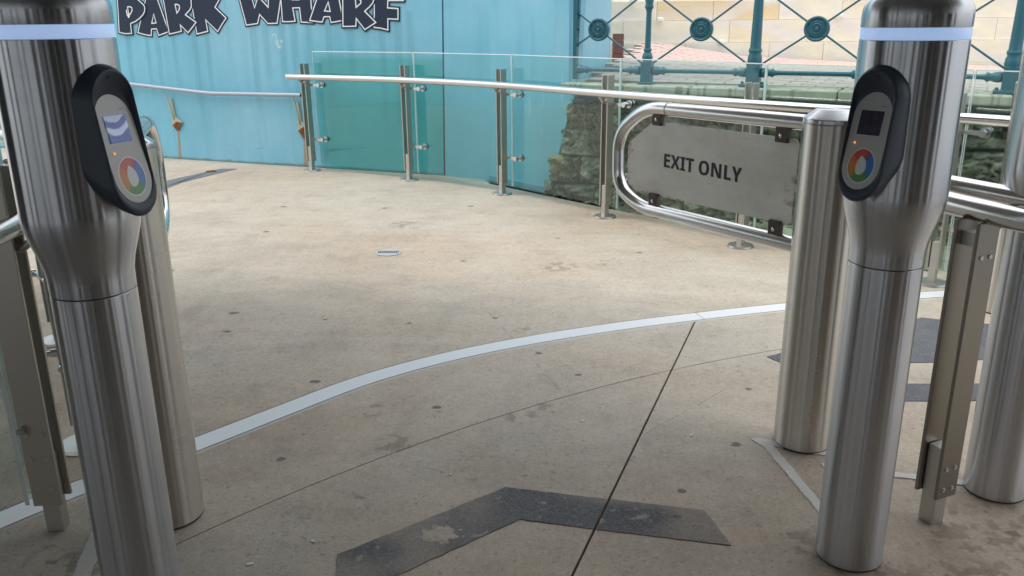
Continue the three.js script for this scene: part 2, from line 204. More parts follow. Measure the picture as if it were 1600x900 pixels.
// ------------------------------------------------------------ canopy over the gates (outside the frame; it shades the near floor and shows in the steel)
{
  const t = thing('canopy', 'flat steel canopy on square columns over the ticket gates', 'canopy', [0, 0, 0]);
  const mC = std({ color: lin(.24, .245, .25), roughness: .7 }), mB = std({ color: lin(.10, .11, .12), roughness: .5 });
  mesh('roof', slabGeo([[-9, -5.6], [-1.3, -5.0], [.1, -4.45], [1.2, -3.0], [3.5, -1.9], [3.5, 8.4], [-9, 8.4]], 2.86, .12), mC, t);
  for (const z of [-.6, 2.2, 5.2, 8.3]) mesh('beam', bx(9.9, .2, .12, -1.5, 2.64, z), mB, t);
  { const b = mesh('beam', bx(7.1, .2, .12), mB, t); b.position.set(-5.1, 2.64, -5.2); b.rotation.y = -Math.atan2(.6, 7.7); }
  for (const [x, z] of [[-4.6, -.6], [3.35, -.55], [-4.6, 5.2], [-2.4, 8.0]]) mesh('column', bx(.2, 2.56, .2, x, 1.26, z), mB, t);
  const w = thing('reflection_panels', 'added unseen dark and grey shelter enclosing the wharf side of the gates', 'backdrop', [0, 0, 0]);  // unseen panels and posts, added so the brushed steel mirrors dark and pale bands
  const mD = std({ color: lin(.05, .055, .063), roughness: .55 }), mL = std({ color: lin(.36, .38, .39), roughness: .6 });
  for (const [x, wd, m] of [[-.75, .5, mD], [-.2, .35, mL], [.5, .8, mD], [1.25, .3, mL], [2.45, 1.8, mD]]) mesh('wall_panel', bx(wd, 2.7, .1, x, 1.35, 6.4), m, w);
  mesh('wall_panel', bx(.1, 2.5, 2.6, -5.4, 1.25, -2.9), mD, w);
  for (const [z, k] of [[.9, .34], [3.9, .22]]) mesh('reflection_post', bx(.09, 2.7, k, -5.4, 1.35, z), mD, w);
  for (const [x, z, k] of [[-1.6, 4.3, .24], [-2.3, 5.6, .5]]) mesh('reflection_post', bx(k, 2.7, .1, x, 1.35, z), mD, w);
  for (const [z, wd, m] of [[.6, 1.1, mD], [1.55, .35, mL], [2.7, 1.4, mD], [3.75, .4, mL], [5.2, 2.2, mD]]) mesh('wall_panel', bx(.1, 2.7, wd, 3.45, 1.35, z), m, w);
}
// ------------------------------------------------------------ teal wall
const wO = V(-4.071 + .0336, 0, -9.847 - .0835), wU = V(.92762, 0, .37352), wN = V(-.37352, 0, .92762), wTurn = Math.atan2(-wU.z, wU.x);
const RUNS = [[-.33, 1.39, 1.0, .05], [-.05, 1.37, .8, .04], [.10, 1.44, 1.1, .05], [.33, 1.38, .7, .035], [.62, 1.42, 1.3, .06], [.80, 1.4, .9, .045], [1.42, 1.47, 1.2, .06], [1.58, 1.49, .8, .05], [1.78, 1.48, .9, .05], [1.93, 1.5, 1.25, .06], [2.12, 1.5, .7, .05], [2.36, 1.49, 1.0, .05], [2.62, 1.45, .8, .06], [2.98, 1.43, 1.3, .05], [3.16, 1.5, 1.45, .06], [3.3, 1.6, 1.2, .05]];
const SCR = [[[1.66, 1.35], [1.67, 1.385], [1.695, 1.39], [1.71, 1.36], [1.70, 1.32], [1.715, 1.29], [1.74, 1.30], [1.73, 1.33], [1.71, 1.31], [1.73, 1.26], [1.75, 1.235]], [[1.755, 1.31], [1.775, 1.33], [1.785, 1.31], [1.765, 1.295], [1.77, 1.32]], [[1.70, 1.28], [1.76, 1.27], [1.72, 1.25], [1.765, 1.25]]];
function tealCol(s, h, a) {
  const n1 = fbm(s * 1.3 + 5, h * 1.3 + 2, 4), vs = fbm(s * 9 + 3, h * .55 + 8, 4), vs2 = fbm(s * 34, h * 1.6 + 1, 3), n3 = fbm(s * 14, h * 14 + 4, 4), g = vn(s * 260, h * 260);
  let k = 1 + .14 * (n1 - .5) + .08 * (vs - .5) + .03 * (vs2 - .5) + .08 * (n3 - .5) + .06 * (g - .5);
  let c = mix3([.185, .475, .605], [.235, .50, .63], ss(.35, .65, fbm(s * .8 + 20, h * 1.1, 3)));
  c = c.map(v => v * k);
  const dk = ss(.60, .74, fbm(s * 11 + 40, h * .8 + 30, 4)); c = mix3(c, [c[0] * .6, c[1] * .78, c[2] * .82], dk * .2);
  if (a) {
    const deepTeal = ss(2.10, 2.30, s + .08 * (fbm(h * 3, s, 2) - .5)) * (1 - ss(1.12, 1.19, h)); if (deepTeal > 0) { const q = 1 + .22 * (fbm(s * 3 + 7, h * 2.5, 4) - .5); c = mix3(c, [.065 * q, .42 * q, .455 * q], deepTeal * .9); } // deeper teal low on the wall behind the glass, soft at its left edge
    for (const [rs, top, len, w] of RUNS) if (h < top && Math.abs(s - rs) < w * 1.6) { const d = Math.abs(s - rs + .02 * (fbm(h * 3, rs * 9, 2) - .5)) / w; const m = (1 - ss(.35, 1.1, d)) * (1 - ss(.35, 1, (top - h) / len)) * (.35 + .9 * fbm(s * 60, h * 4 + rs * 20, 3)); c = mix3(c, [.062, .27, .325], m * .36); }
    for (const [rs, top, tilt] of [[.246, .36, -.028], [1.961, .33, -.012]]) if (h < top + .05) { const x0 = rs + tilt * (top - h) / top; const w = .011 + .012 * (1 - h / top); const d = Math.abs(s - x0) / w; if (d < 2) c = mix3(c, [.34, .20, .035], (1 - ss(.4, 1.6, d)) * (.55 + .5 * fbm(s * 90, h * 9, 3))); const q = Math.hypot(s - rs, (h - top)) / .05; if (q < 1) c = mix3(c, [.20, .075, .02], (1 - ss(.3, 1, q)) * .8); }
    if (s > 1.6 && s < 1.82 && h > 1.2 && h < 1.42) for (const L of SCR) for (let i = 1; i < L.length; i++) { const d = segD(s, h, L[i - 1], L[i]); if (d < .004) c = mix3(c, [.7, .76, .76], .7 * (1 - ss(.0015, .004, d))); }
    const mk = segD(s, h, [1.31, .165], [1.42, .185]); if (mk < .006) c = mix3(c, [.03, .12, .15], .8 * (1 - ss(.001, .006, mk + .004 * vn(s * 60, 1))));
    if (h < .05) { const e = ss(.028, .0, h - .02 * fbm(s * 12, 3, 3)); c = mix3(c, [.10, .15, .13], e * .75); }
  } else {
    const sc = ss(.70, .76, fbm(s * 40 + 3, h * 2.2, 3)) * ss(.5, .6, fbm(s * 3 + 11, h * 2 + 5, 3)); c = mix3(c, [.5, .66, .7], sc * .55);
    const bl = Math.hypot((s - .64) / .05, (h - .44) / .07); if (bl < 1.3) c = mix3(c, [.17, .26, .24], (1 - ss(.7, 1.1, bl + .6 * (fbm(s * 50, h * 50, 3) - .5))) * .6);
  }
  return c;
}
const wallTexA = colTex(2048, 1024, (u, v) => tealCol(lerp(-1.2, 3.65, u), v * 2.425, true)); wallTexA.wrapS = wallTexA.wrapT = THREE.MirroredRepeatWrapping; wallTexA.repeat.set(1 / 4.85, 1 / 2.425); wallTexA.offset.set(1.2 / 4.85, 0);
const wallTexC = colTex(1024, 1024, (u, v) => tealCol(u * 2.4 + 31, v * 2.4, false)); wallTexC.wrapS = wallTexC.wrapT = THREE.MirroredRepeatWrapping; wallTexC.repeat.set(1 / 2.4, 1 / 2.4);
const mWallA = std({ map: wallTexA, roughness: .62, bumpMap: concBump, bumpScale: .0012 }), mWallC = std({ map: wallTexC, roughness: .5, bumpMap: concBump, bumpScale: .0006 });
const wall = thing('painted_wall', 'tall weathered teal painted wall behind the glass balustrade', 'wall', [0, 0, 0]);
const extr = (pts, th) => { const g = new THREE.ExtrudeGeometry(poly(pts), { depth: th, bevelEnabled: false }); g.translate(0, 0, -th); return g; };
{
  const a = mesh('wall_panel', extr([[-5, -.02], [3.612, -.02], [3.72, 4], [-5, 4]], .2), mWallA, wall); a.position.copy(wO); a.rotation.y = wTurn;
  const cor = V(-.686 + .02, 0, -8.484 - .08), bend = V(-.228 + .035, 0, -8.211 - .07);
  const ub = bend.clone().sub(cor), lb = ub.length(); const b = mesh('wall_panel', extr([[.0, -.02], [lb, -.02], [lb, 4], [.10, 4]], .12), mWallC, wall); b.position.copy(cor); b.rotation.y = Math.atan2(-ub.z, ub.x);
  { const j = mesh('joint', extr([[3.6, -.02], [3.66, -.02], [3.77, 4], [3.71, 4]], .008).translate(0, 0, -.014), M.dark, wall); j.position.copy(wO); j.rotation.y = wTurn; };
  const c = mesh('wall_panel', extr([[0, -.02], [.86, -.02], [.905, .17], [.972, .381], [1.03, .55], [1.067, .666], [1.115, .78], [1.159, .876], [1.185, 1.0], [1.193, 1.15], [1.228, 1.65], [1.25, 4], [0, 4]], .05), mWallC, wall); c.position.copy(bend); c.rotation.y = Math.atan2(-.76888, .63939);
  const e = mesh('return_wall', bx(1.25, 3.2, .08, .625, 2.61, -.04), std({ map: wallTexC, roughness: .5 }), wall); e.position.set(.575, 0, -7.40); e.rotation.y = Math.atan2(1.02, .35);
  const st = mesh('skirting', bx(.9, .05, .02, .44, .025, .011), std({ color: lin(.12, .36, .44), roughness: .5 }), wall); st.position.copy(bend); st.rotation.y = Math.atan2(-.76888, .63939);
}
// lettering: navy cut-out letters with a white line inside the edge
function offsetPoly(pts, d) { // positive = outward
  let A = 0; pts.forEach((p, i) => { const q = pts[(i + 1) % pts.length]; A += p[0] * q[1] - q[0] * p[1]; }); const sg = A > 0 ? 1 : -1; const n = pts.length;
  return pts.map((p, i) => { const a = pts[(i + n - 1) % n], b = pts[(i + 1) % n]; let e1 = [p[0] - a[0], p[1] - a[1]], e2 = [b[0] - p[0], b[1] - p[1]]; const l1 = Math.hypot(...e1), l2 = Math.hypot(...e2); const n1 = [e1[1] / l1 * sg, -e1[0] / l1 * sg], n2 = [e2[1] / l2 * sg, -e2[0] / l2 * sg]; const mx = n1[0] + n2[0], my = n1[1] + n2[1], dt = Math.max(.35, 1 + n1[0] * n2[0] + n1[1] * n2[1]); return [p[0] + mx / dt * d, p[1] + my / dt * d]; });
}
const LET = {
  P: [[[-.372, 1.841], [-.397, 1.606], [-.422, 1.414], [-.342, 1.398], [-.242, 1.4], [-.237, 1.506], [-.159, 1.53], [-.091, 1.564], [-.037, 1.602], [-.011, 1.632], [-.001, 1.669], [-.009, 1.699], [-.076, 1.753], [-.14, 1.799], [-.227, 1.831]], [[-.245, 1.684], [-.208, 1.686], [-.186, 1.675], [-.184, 1.649], [-.218, 1.607], [-.241, 1.613]]],
  A: [[[.056, 1.833], [-.156, 1.408], [-.061, 1.387], [.03, 1.376], [.048, 1.445], [.12, 1.449], [.141, 1.378], [.288, 1.417], [.188, 1.749], [.162, 1.831]], [[.109, 1.604], [.064, 1.506], [.126, 1.511]]],
  R: [[[.268, 1.829], [.274, 1.747], [.298, 1.391], [.469, 1.42], [.465, 1.488], [.561, 1.405], [.686, 1.512], [.551, 1.592], [.618, 1.639], [.648, 1.675], [.653, 1.741], [.631, 1.785], [.578, 1.819]], [[.43, 1.7], [.46, 1.701], [.483, 1.689], [.486, 1.663], [.469, 1.637], [.44, 1.611]]],
  K: [[[.651, 1.821], [.654, 1.682], [.677, 1.39], [.828, 1.419], [.816, 1.537], [.962, 1.415], [1.03, 1.492], [1.091, 1.553], [.96, 1.664], [1.022, 1.735], [1.08, 1.813], [.934, 1.816], [.842, 1.76], [.834, 1.818]]],
  W: [[[1.28, 1.803], [1.349, 1.479], [1.494, 1.494], [1.531, 1.586], [1.626, 1.493], [1.742, 1.495], [1.831, 1.792], [1.672, 1.795], [1.648, 1.653], [1.535, 1.765], [1.475, 1.65], [1.44, 1.799]]],
  H: [[[1.816, 1.787], [1.816, 1.722], [1.813, 1.511], [1.886, 1.509], [1.969, 1.514], [1.952, 1.644], [2.037, 1.645], [2.043, 1.504], [2.182, 1.498], [2.18, 1.716], [2.18, 1.785], [2.052, 1.788], [2.041, 1.723], [1.95, 1.725], [1.95, 1.784]]],
  A2: [[[2.286, 1.785], [2.251, 1.715], [2.151, 1.52], [2.3, 1.502], [2.325, 1.554], [2.394, 1.554], [2.405, 1.498], [2.55, 1.516], [2.519, 1.71], [2.508, 1.781]], [[2.39, 1.693], [2.339, 1.61], [2.406, 1.605]]],
  R2: [[[2.569, 1.792], [2.564, 1.709], [2.546, 1.458], [2.696, 1.46], [2.706, 1.534], [2.799, 1.427], [2.928, 1.494], [2.808, 1.601], [2.865, 1.641], [2.906, 1.679], [2.929, 1.729], [2.905, 1.773], [2.837, 1.79]], [[2.712, 1.723], [2.755, 1.719], [2.775, 1.696], [2.768, 1.674], [2.714, 1.64]]],
  F: [[[2.929, 1.785], [2.905, 1.446], [2.959, 1.443], [3.058, 1.423], [3.064, 1.528], [3.177, 1.521], [3.183, 1.621], [3.067, 1.629], [3.075, 1.698], [3.247, 1.695], [3.255, 1.778]]],
};
function word(keys, order, label) {
  const t = thing('wall_sign', label, 'sign', wO.toArray(), wTurn, undefined);
  keys.forEach((k) => {
    const [pts, cnt] = LET[k], z = .004 + order[k] * .004; const put = (nm, p, z1, th, m, par) => mesh(nm, extr(p, th).translate(0, 0, z1), m, par);
    const L = put('letter', offsetPoly(pts, .020), z + .002, z + .001, M.navy, t); L.userData.label = `navy letter ${k[0]} with white outline`;
    put('outline', offsetPoly(pts, .006), z + .003, .001, M.white, L); put('letter_face', offsetPoly(pts, -.006), z + .004, .001, M.navy, L);
    if (cnt) { put('outline', offsetPoly(cnt, .006), z + .005, .001, M.white, L); put('counter', offsetPoly(cnt, -.006), z + .006, .001, M.navy, L); }
  });
  return t;
}
const sgn = word(['P', 'A', 'R', 'K'], { P: 2.2, A: 0, R: 1.2, K: 0.1 }, 'navy cut-out word PARK with white outline high on the teal wall');
{ const R = rng(5), l = []; for (let i = 0; i < 9; i++) l.push(new THREE.BoxGeometry(.008 + .006 * R(), .03 + .03 * R(), .001).rotateZ((R() - .5) * .5).translate(-.268 + .034 * R(), 1.62 + (R() - .5) * .07, .0165 + i * .0002)); mesh('paint_scrape', merge(l), M.white, sgn); }
word(['W', 'H', 'A2', 'R2', 'F'], { W: .1, H: .1, A2: 1.2, R2: 2.2, F: 1.1 }, 'navy cut-out word WHARF with white outline high on the teal wall');
{ // grey handrail on the wall
  const t = thing('wall_handrail', 'weathered grey tube handrail on rusty brackets along the teal wall', 'handrail', wO.toArray(), wTurn);
  const mR = std({ color: lin(.36, .40, .46), roughness: .45, metalness: .4 }), mBr = std({ color: lin(.42, .47, .36), roughness: .6, metalness: .2 }), mRu = std({ color: lin(.20, .075, .025), roughness: .9 });
  mesh('rail', pipe(fillet([V(-2.2, .98, .08), V(.814, .765, .08), V(2.016, .772, .08)], .04), .021, 40), mR, t);
  mesh('rail_socket', cyl(.0165, .0165, .004, 2.0165, .772, .08, 16, 'x'), M.dark, t);
  for (const s of [.246, 1.961]) {
    const b = part('bracket', t); b.position.set(s, 0, 0);
    mesh('arm', pipe([V(-.045, .748, .08), V(-.04, .70, .07), V(-.03, .56, .045), V(-.03, .46, .03)], .009, 20, 8), mBr, b);
    mesh('blade', extr([[-.055, .69], [-.03, .69], [-.005, .49], [.09, .43], [0, .335], [-.065, .385]], .012).translate(0, 0, .022), mBr, b);
    mesh('plate', extr([[-.055, .39], [.0, .43], [.088, .425], [.0, .33]], .006).translate(0, 0, .0285), mRu, b);
    mesh('bolt', new THREE.SphereGeometry(.014, 10, 8).translate(.02, .42, .03), mRu, b); mesh('bolt', new THREE.SphereGeometry(.013, 10, 8).translate(-.01, .38, .03), mRu, b);
  }
}
// ------------------------------------------------------------ glass balustrade
const mPlate = M.flat;
function fencePost(parent, x, z, tx, tz, opt = {}) { // local X along the fence, local Z towards the walking side
  const g = part('post', parent); const l = Math.hypot(tx, tz); g.position.set(x, 0, z); g.rotation.y = Math.atan2(-tz / l, tx / l); const top = opt.top ?? 1.10, sp = opt.sp ?? .028, wd = opt.w ?? .07, mPlate = opt.mat ?? M.flat;
  for (const s of [-1, 1]) mesh('flat_bar', new RoundedBoxGeometry(.012, top - .1, wd, 1, .0025).translate(s * sp, (top + .1) / 2, 0), mPlate, g);
  mesh('stub', rb(sp * 2 - .016, .26, .05, .003, 0, .13, 0), M.satin, g);
  if (!opt.noDisc) mesh('base_plate', cyl(.09, .086, .012, 0, .008, 0, 32), M.satin, g);
  mesh('rail_bracket', merge([pipe(fillet([V(0, .905, -.01), V(0, .895, .05), V(0, .945, .093)], .03), .011, 14, 8), bx(sp * 2 - .014, .04, .04, 0, .905, 0)]), M.satin, g);
  for (const y of opt.armY ?? [.885, .33]) {
    mesh('glass_arm', merge([bx(.10, .022, .014, .08, y, -.028), bx(sp * 2 + .05, .014, .014, 0, y, -.0285), cyl(.013, .013, .02, -.045, y, -.028, 12, 'x')]), M.polished, g);
    mesh('glass_fitting', merge([cyl(.016, .016, .03, .14, y, -.05, 16, 'z'), cyl(.021, .021, .02, .14, y, -.030, 16, 'z'), cyl(.010, .010, .04, .14, y, -.066, 12, 'z'), cyl(.030, .030, .012, .14, y, -.084, 20, 'z'), cyl(.030, .030, .010, .14, y, -.116, 20, 'z')]), M.polished, g);
  }
  for (const [yy, zz] of opt.screws ?? [[.15, .018], [.15, -.018], [.22, .018], [.22, -.018]]) for (const s of [-1, 1]) mesh('screw', cyl(.0075, .0065, .004, s * (sp + .0075), yy, zz, 10, 'x'), M.satin, g);
  return g;
}
function pane(parent, a, b, y0, y1) { // a, b = [x, z]
  const dx = b[0] - a[0], dz = b[1] - a[1], l = Math.hypot(dx, dz); const g = part('glass_panel', parent); g.position.set(a[0], 0, a[1]); g.rotation.y = Math.atan2(-dz, dx);
  mesh('glass', bx(l - .014, y1 - y0 - .004, .012, l / 2, (y0 + y1) / 2, 0), M.glass, g);
  mesh('edge', merge([bx(l - .014, .007, .0125, l / 2, y1, 0), bx(.003, y1 - y0, .0125, .0052, (y0 + y1) / 2, 0), bx(.003, y1 - y0, .0125, l - .0052, (y0 + y1) / 2, 0)]), M.glassEdge, g);
}
function fence(t, pts, o) {
  const tan = pts.map((p, i) => { const a = pts[Math.max(0, i - 1)], b = pts[Math.min(pts.length - 1, i + 1)]; const l = Math.hypot(b[0] - a[0], b[1] - a[1]); return [(b[0] - a[0]) / l, (b[1] - a[1]) / l]; });
  const J = [];
  pts.forEach((p, i) => { const [tx, tz] = tan[i]; const bxn = tz, bzn = -tx; if (!o.skip?.includes(i)) fencePost(t, p[0], p[1], tx, tz, o.post?.[i] || {}); J.push([p[0] + tx * .035 + bxn * .10, p[1] + tz * .035 + bzn * .10]); });
  for (let i = 0; i < pts.length - 1; i++) if (!o.noGlass?.includes(i)) pane(t, J[i], J[i + 1], .06, o.glassTop ?? 1.216);
  const rp = pts.map((p, i) => V(p[0] - tan[i][1] * (o.railOff ?? .093), .972, p[1] + tan[i][0] * (o.railOff ?? .093)));
  const first = rp[0].clone().add(V(-tan[0][0] * o.ext, 0, -tan[0][1] * o.ext)); const last = rp[rp.length - 1].clone(); rp.unshift(first);
  mesh('handrail', pipe(new THREE.CatmullRomCurve3(rp, false, 'centripetal').getPoints(60), .03, 90, 20), M.polished, t);
}
const P = [[-2.105, -8.955], [-1.007, -8.357], [-.079, -7.595], [.745, -6.613], [1.578, -5.659], [2.469, -4.764], [3.36, -3.87], [4.2, -2.95]];
const balus = thing('glass_balustrade', 'long glass balustrade with steel posts and tube handrail before the teal wall', 'balustrade', [0, 0, 0]);
fence(balus, P, { ext: .15 });
const balusL = thing('glass_balustrade', 'glass balustrade with twin flat steel post behind the bollard whose screen is lit blue', 'balustrade', [0, 0, 0]);
fence(balusL, [[-1.47, -1.15], [-1.425, -2.31], [-1.603, -2.855], [-2.25, -3.95], [-3.55, -4.95]], { ext: .3, noGlass: [0], railOff: .05, post: { 1: { top: 1.13, noDisc: true, w: .085, sp: .032, screws: [[.16, .022], [.16, -.022], [.26, .022], [.26, -.022], [.34, .022], [.34, -.022]], armY: [.36, .885] } } });
{ // lane barrier on the other side: twin flat post with two tube rails
  const t = thing('lane_barrier', 'short lane barrier of two steel tube rails on a twin flat post between bollards', 'barrier', [0, 0, 0]);
  const tx = -.12, tz = -.26; fencePost(t, 1.30, -2.306, tx, tz, { top: .96, noDisc: true, mat: M.flatDark, w: .085, sp: .034, armY: [], screws: [[.13, .018], [.13, -.018], [.2, .018], [.2, -.018], [.86, .018], [.86, -.018]] });
  mesh('handrail', pipe(new THREE.CatmullRomCurve3([V(1.215, .985, -2.60), V(1.265, .985, -2.42), V(1.36, .985, -2.16), V(1.66, .985, -1.55), V(2.05, .985, -.8)]).getPoints(30), .032, 40, 20), M.polished, t);
  mesh('handrail', pipe(new THREE.CatmullRomCurve3([V(1.36, .985, -2.80), V(1.415, .985, -2.68), V(1.53, .985, -2.42), V(1.86, .985, -1.75), V(2.25, .985, -1.0)]).getPoints(30), .030, 40, 20), M.polished, t);
  mesh('rail_bracket', merge([pipe(fillet([V(1.30, .90, -2.31), V(1.42, .90, -2.42), V(1.50, .96, -2.49)], .04), .011, 16, 8)]), M.satin, t);
}
// ------------------------------------------------------------ iron railing, walkway, rock wall, sandstone wall
const r0 = V(1.106, 1.0, -7.054), uR = V(.88091, 0, .47328), nR = V(-.47328, 0, .88091), rTurn = Math.atan2(-uR.z, uR.x);
{
  const t = thing('iron_railing', 'dark teal cast iron railing with round rosettes and crossed rods', 'railing', r0.toArray(), rTurn);
  const bay = .8535, ironLathe = (pts) => new THREE.LatheGeometry(pts.map(p => new THREE.Vector2(p[0], p[1])), 20);
  const rosG = (() => { const g = [cyl(.088, .088, .036, 0, 0, 0, 36, 'z'), new THREE.TorusGeometry(.080, .011, 8, 40).translate(0, 0, .018), new THREE.TorusGeometry(.05, .006, 8, 32).translate(0, 0, .02), new THREE.TorusGeometry(.034, .008, 8, 28).translate(0, 0, .021), new THREE.TorusGeometry(.018, .006, 8, 20).translate(0, 0, .022), new THREE.SphereGeometry(.013, 12, 8).translate(0, 0, .022)]; for (let i = 0; i < 16; i++) { const a = i * Math.PI / 8; g.push(new THREE.SphereGeometry(.0055, 6, 5).translate(.043 * Math.cos(a), .043 * Math.sin(a), .021)); } for (let i = 0; i < 4; i++) { const a = Math.PI / 4 + i * Math.PI / 2; g.push(cyl(.009, .008, .014, .063 * Math.cos(a), .063 * Math.sin(a), .022, 10, 'z')); } return merge(g); })();
  const thinG = merge([rb(.085, .165, .085, .006, 0, .095, 0), rb(.12, .016, .11, .004, 0, .008, 0), ironLathe([[.03, .17], [.04, .185], [.043, .21], [.036, .235], [.026, .25], [.033, .262], [.033, .27], [.024, .28], [.021, .55], [.024, .57], [.034, .585], [.034, .60], [.028, .615], [.036, .65], [.030, .70], [.04, .80], [.05, .86], [.0, .90]])]);
  const bigG = merge([rb(.10, .165, .10, .006, 0, .095, 0), rb(.19, .022, .14, .004, 0, .011, 0), ...[-.075, .075].map(x => cyl(.011, .011, .02, x, .03, .035, 8)), ironLathe([[.05, .17], [.055, .19], [.052, .225], [.043, .245], [.05, .26], [.05, .272], [.042, .285], [.040, .36], [.033, .70], [.045, .72], [.045, .74], [.03, .76], [.045, .82], [.055, .88], [.0, .92]])]);
  for (let i = 0; i <= 4; i++) mesh('post', i % 2 ? bigG : thinG, M.iron, t).position.set(i * bay, 0, 0);
  for (let i = -1; i <= 3; i++) {
    const x0 = i * bay, cx = x0 + bay / 2 + .005, cy = .422;
    if (i > -1 || true) { const q = mesh('rosette', rosG, M.iron, t); q.position.set(cx, cy, 0); }
    const lft = i === -1 ? cx - .2 : x0 + .05, ly = i === -1 ? [.30, .56] : [.165, .69];
    mesh('rod', pipe([V(lft, ly[0], 0), V(cx, cy, 0), V(x0 + bay - .05, .69, 0)], .0075, 4, 8), M.iron, t); mesh('rod', pipe([V(lft, ly[1], 0), V(cx, cy, 0), V(x0 + bay - .05, .165, 0)], .0075, 4, 8), M.iron, t);
    const xa = i === -1 ? x0 + .24 : x0 + .05, xb = x0 + bay - .05; const prof = (a, b) => { const g = new THREE.LatheGeometry([[.0, 0], [.032, 0], [.036, .02], [.034, .045], [.024, .07], [.032, .085], [.032, .095], [.02, .105], [.017, .14], [.017, b - a - .14], [.02, b - a - .105], [.032, b - a - .095], [.032, b - a - .085], [.024, b - a - .07], [.034, b - a - .045], [.036, b - a - .02], [.032, b - a], [0, b - a]].map(p => new THREE.Vector2(...p)), 16); g.rotateZ(-Math.PI / 2); g.translate(a, .105, 0); return g; };
    mesh('bottom_rail', prof(xa, xb), M.iron, t);
    mesh('top_rail', pipe([V(x0, .86, 0), V(x0 + bay, .86, 0)], .03, 2, 12), M.iron, t);
  }
  mesh('end_post', merge([rb(.035, .95, .05, .004, -.63, .5, 0), ...[.30, .56, .43].map(y => cyl(.01, .01, .03, -.612, y, 0, 8, 'x'))]), M.iron, t);
}
// brick walkway behind the railing
const backH = [[.9, 1.30], [1.215, 1.279], [1.83, 1.229], [2.36, 1.144], [2.76, 1.074], [4.17, .987], [5.9, .926], [9, .85]];
function lut(L, x) { if (x <= L[0][0]) return L[0][1]; for (let i = 1; i < L.length; i++) if (x <= L[i][0]) return lerp(L[i - 1][1], L[i][1], (x - L[i - 1][0]) / (L[i][0] - L[i - 1][0])); return L[L.length - 1][1]; }
function walkY(x, z) { const dx = x - r0.x, dz = z - r0.z; const d = -(dx * nR.x + dz * nR.z); const den = (10.5 + z) ; const t = Math.max(0, Math.min(1.4, d / Math.max(.01, d + Math.max(0, den) * .95))); return lerp(.995, lut(backH, x + (den) * .1), t); }
{
  const w = new THREE.Group(); w.name = 'brick_walkway'; scene.add(w); struct(w, 'pinkish brick paved footpath behind the iron railing');
  const R = rng(91); const mats = [[.50, .37, .325], [.45, .345, .31], [.53, .405, .36], [.44, .335, .31], [.49, .385, .345]].map(c => std({ color: lin(...c), roughness: .85, bumpMap: concBump, bumpScale: .002 }));
  const bed = new THREE.PlaneGeometry(1, 1, 60, 40); const pa = bed.attributes.position; for (let i = 0; i < pa.count; i++) { const s = lerp(-.60, 5.2, pa.getX(i) + .5), d = lerp(.1, 6, .5 - pa.getY(i)); const x = r0.x + uR.x * s - nR.x * d, z = r0.z + uR.z * s - nR.z * d; pa.setXYZ(i, x, walkY(x, Math.max(z, -10.6)) - .004, z); } bed.computeVertexNormals(); mesh('paving_bed', bed, std({ color: lin(.17, .14, .12), roughness: .95, side: THREE.DoubleSide }), w);
  const L = .232, Wd = .116, list = []; const geo = new RoundedBoxGeometry(L - .008, .05, Wd - .007, 1, .006);
  for (let r = 0; r < 42; r++) for (let c = -6; c < 22; c++) {
    const s = c * L + (r % 2 ? L / 2 : 0) + .004 * (R() - .5), d = .15 + (r + .5) * Wd; const x = r0.x + uR.x * s - nR.x * d, z = r0.z + uR.z * s - nR.z * d; if (z < -10.42 || x < .72 - (z + 7.4) * .30 || s > 4.6) continue;
    const e = .05, y = walkY(x, z), gx = (walkY(x + e, z) - y) / e, gz = (walkY(x, z + e) - y) / e; list.push({ x, y: y - .021 + .004 * (R() - .5), z, n: V(-gx, 1, -gz).normalize(), m: Math.floor(R() * 5), d: x * x + z * z });
  }
  list.sort((a, b) => a.d - b.d); const q0 = new THREE.Quaternion().setFromAxisAngle(V(0, 1, 0), rTurn), rest = [];
  list.forEach((p, i) => { const q = new THREE.Quaternion().setFromUnitVectors(V(0, 1, 0), p.n).multiply(q0); if (i < 300) { const m = mesh('paver', geo, mats[p.m], w); m.position.set(p.x, p.y, p.z); m.quaternion.copy(q); } else { const g = geo.clone(); g.applyQuaternion(q); g.translate(p.x, p.y, p.z); rest.push(g); } });
  if (rest.length) { const m = mesh('far_pavers', merge(rest), mats[2], w); m.userData.kind = 'stuff'; }
}
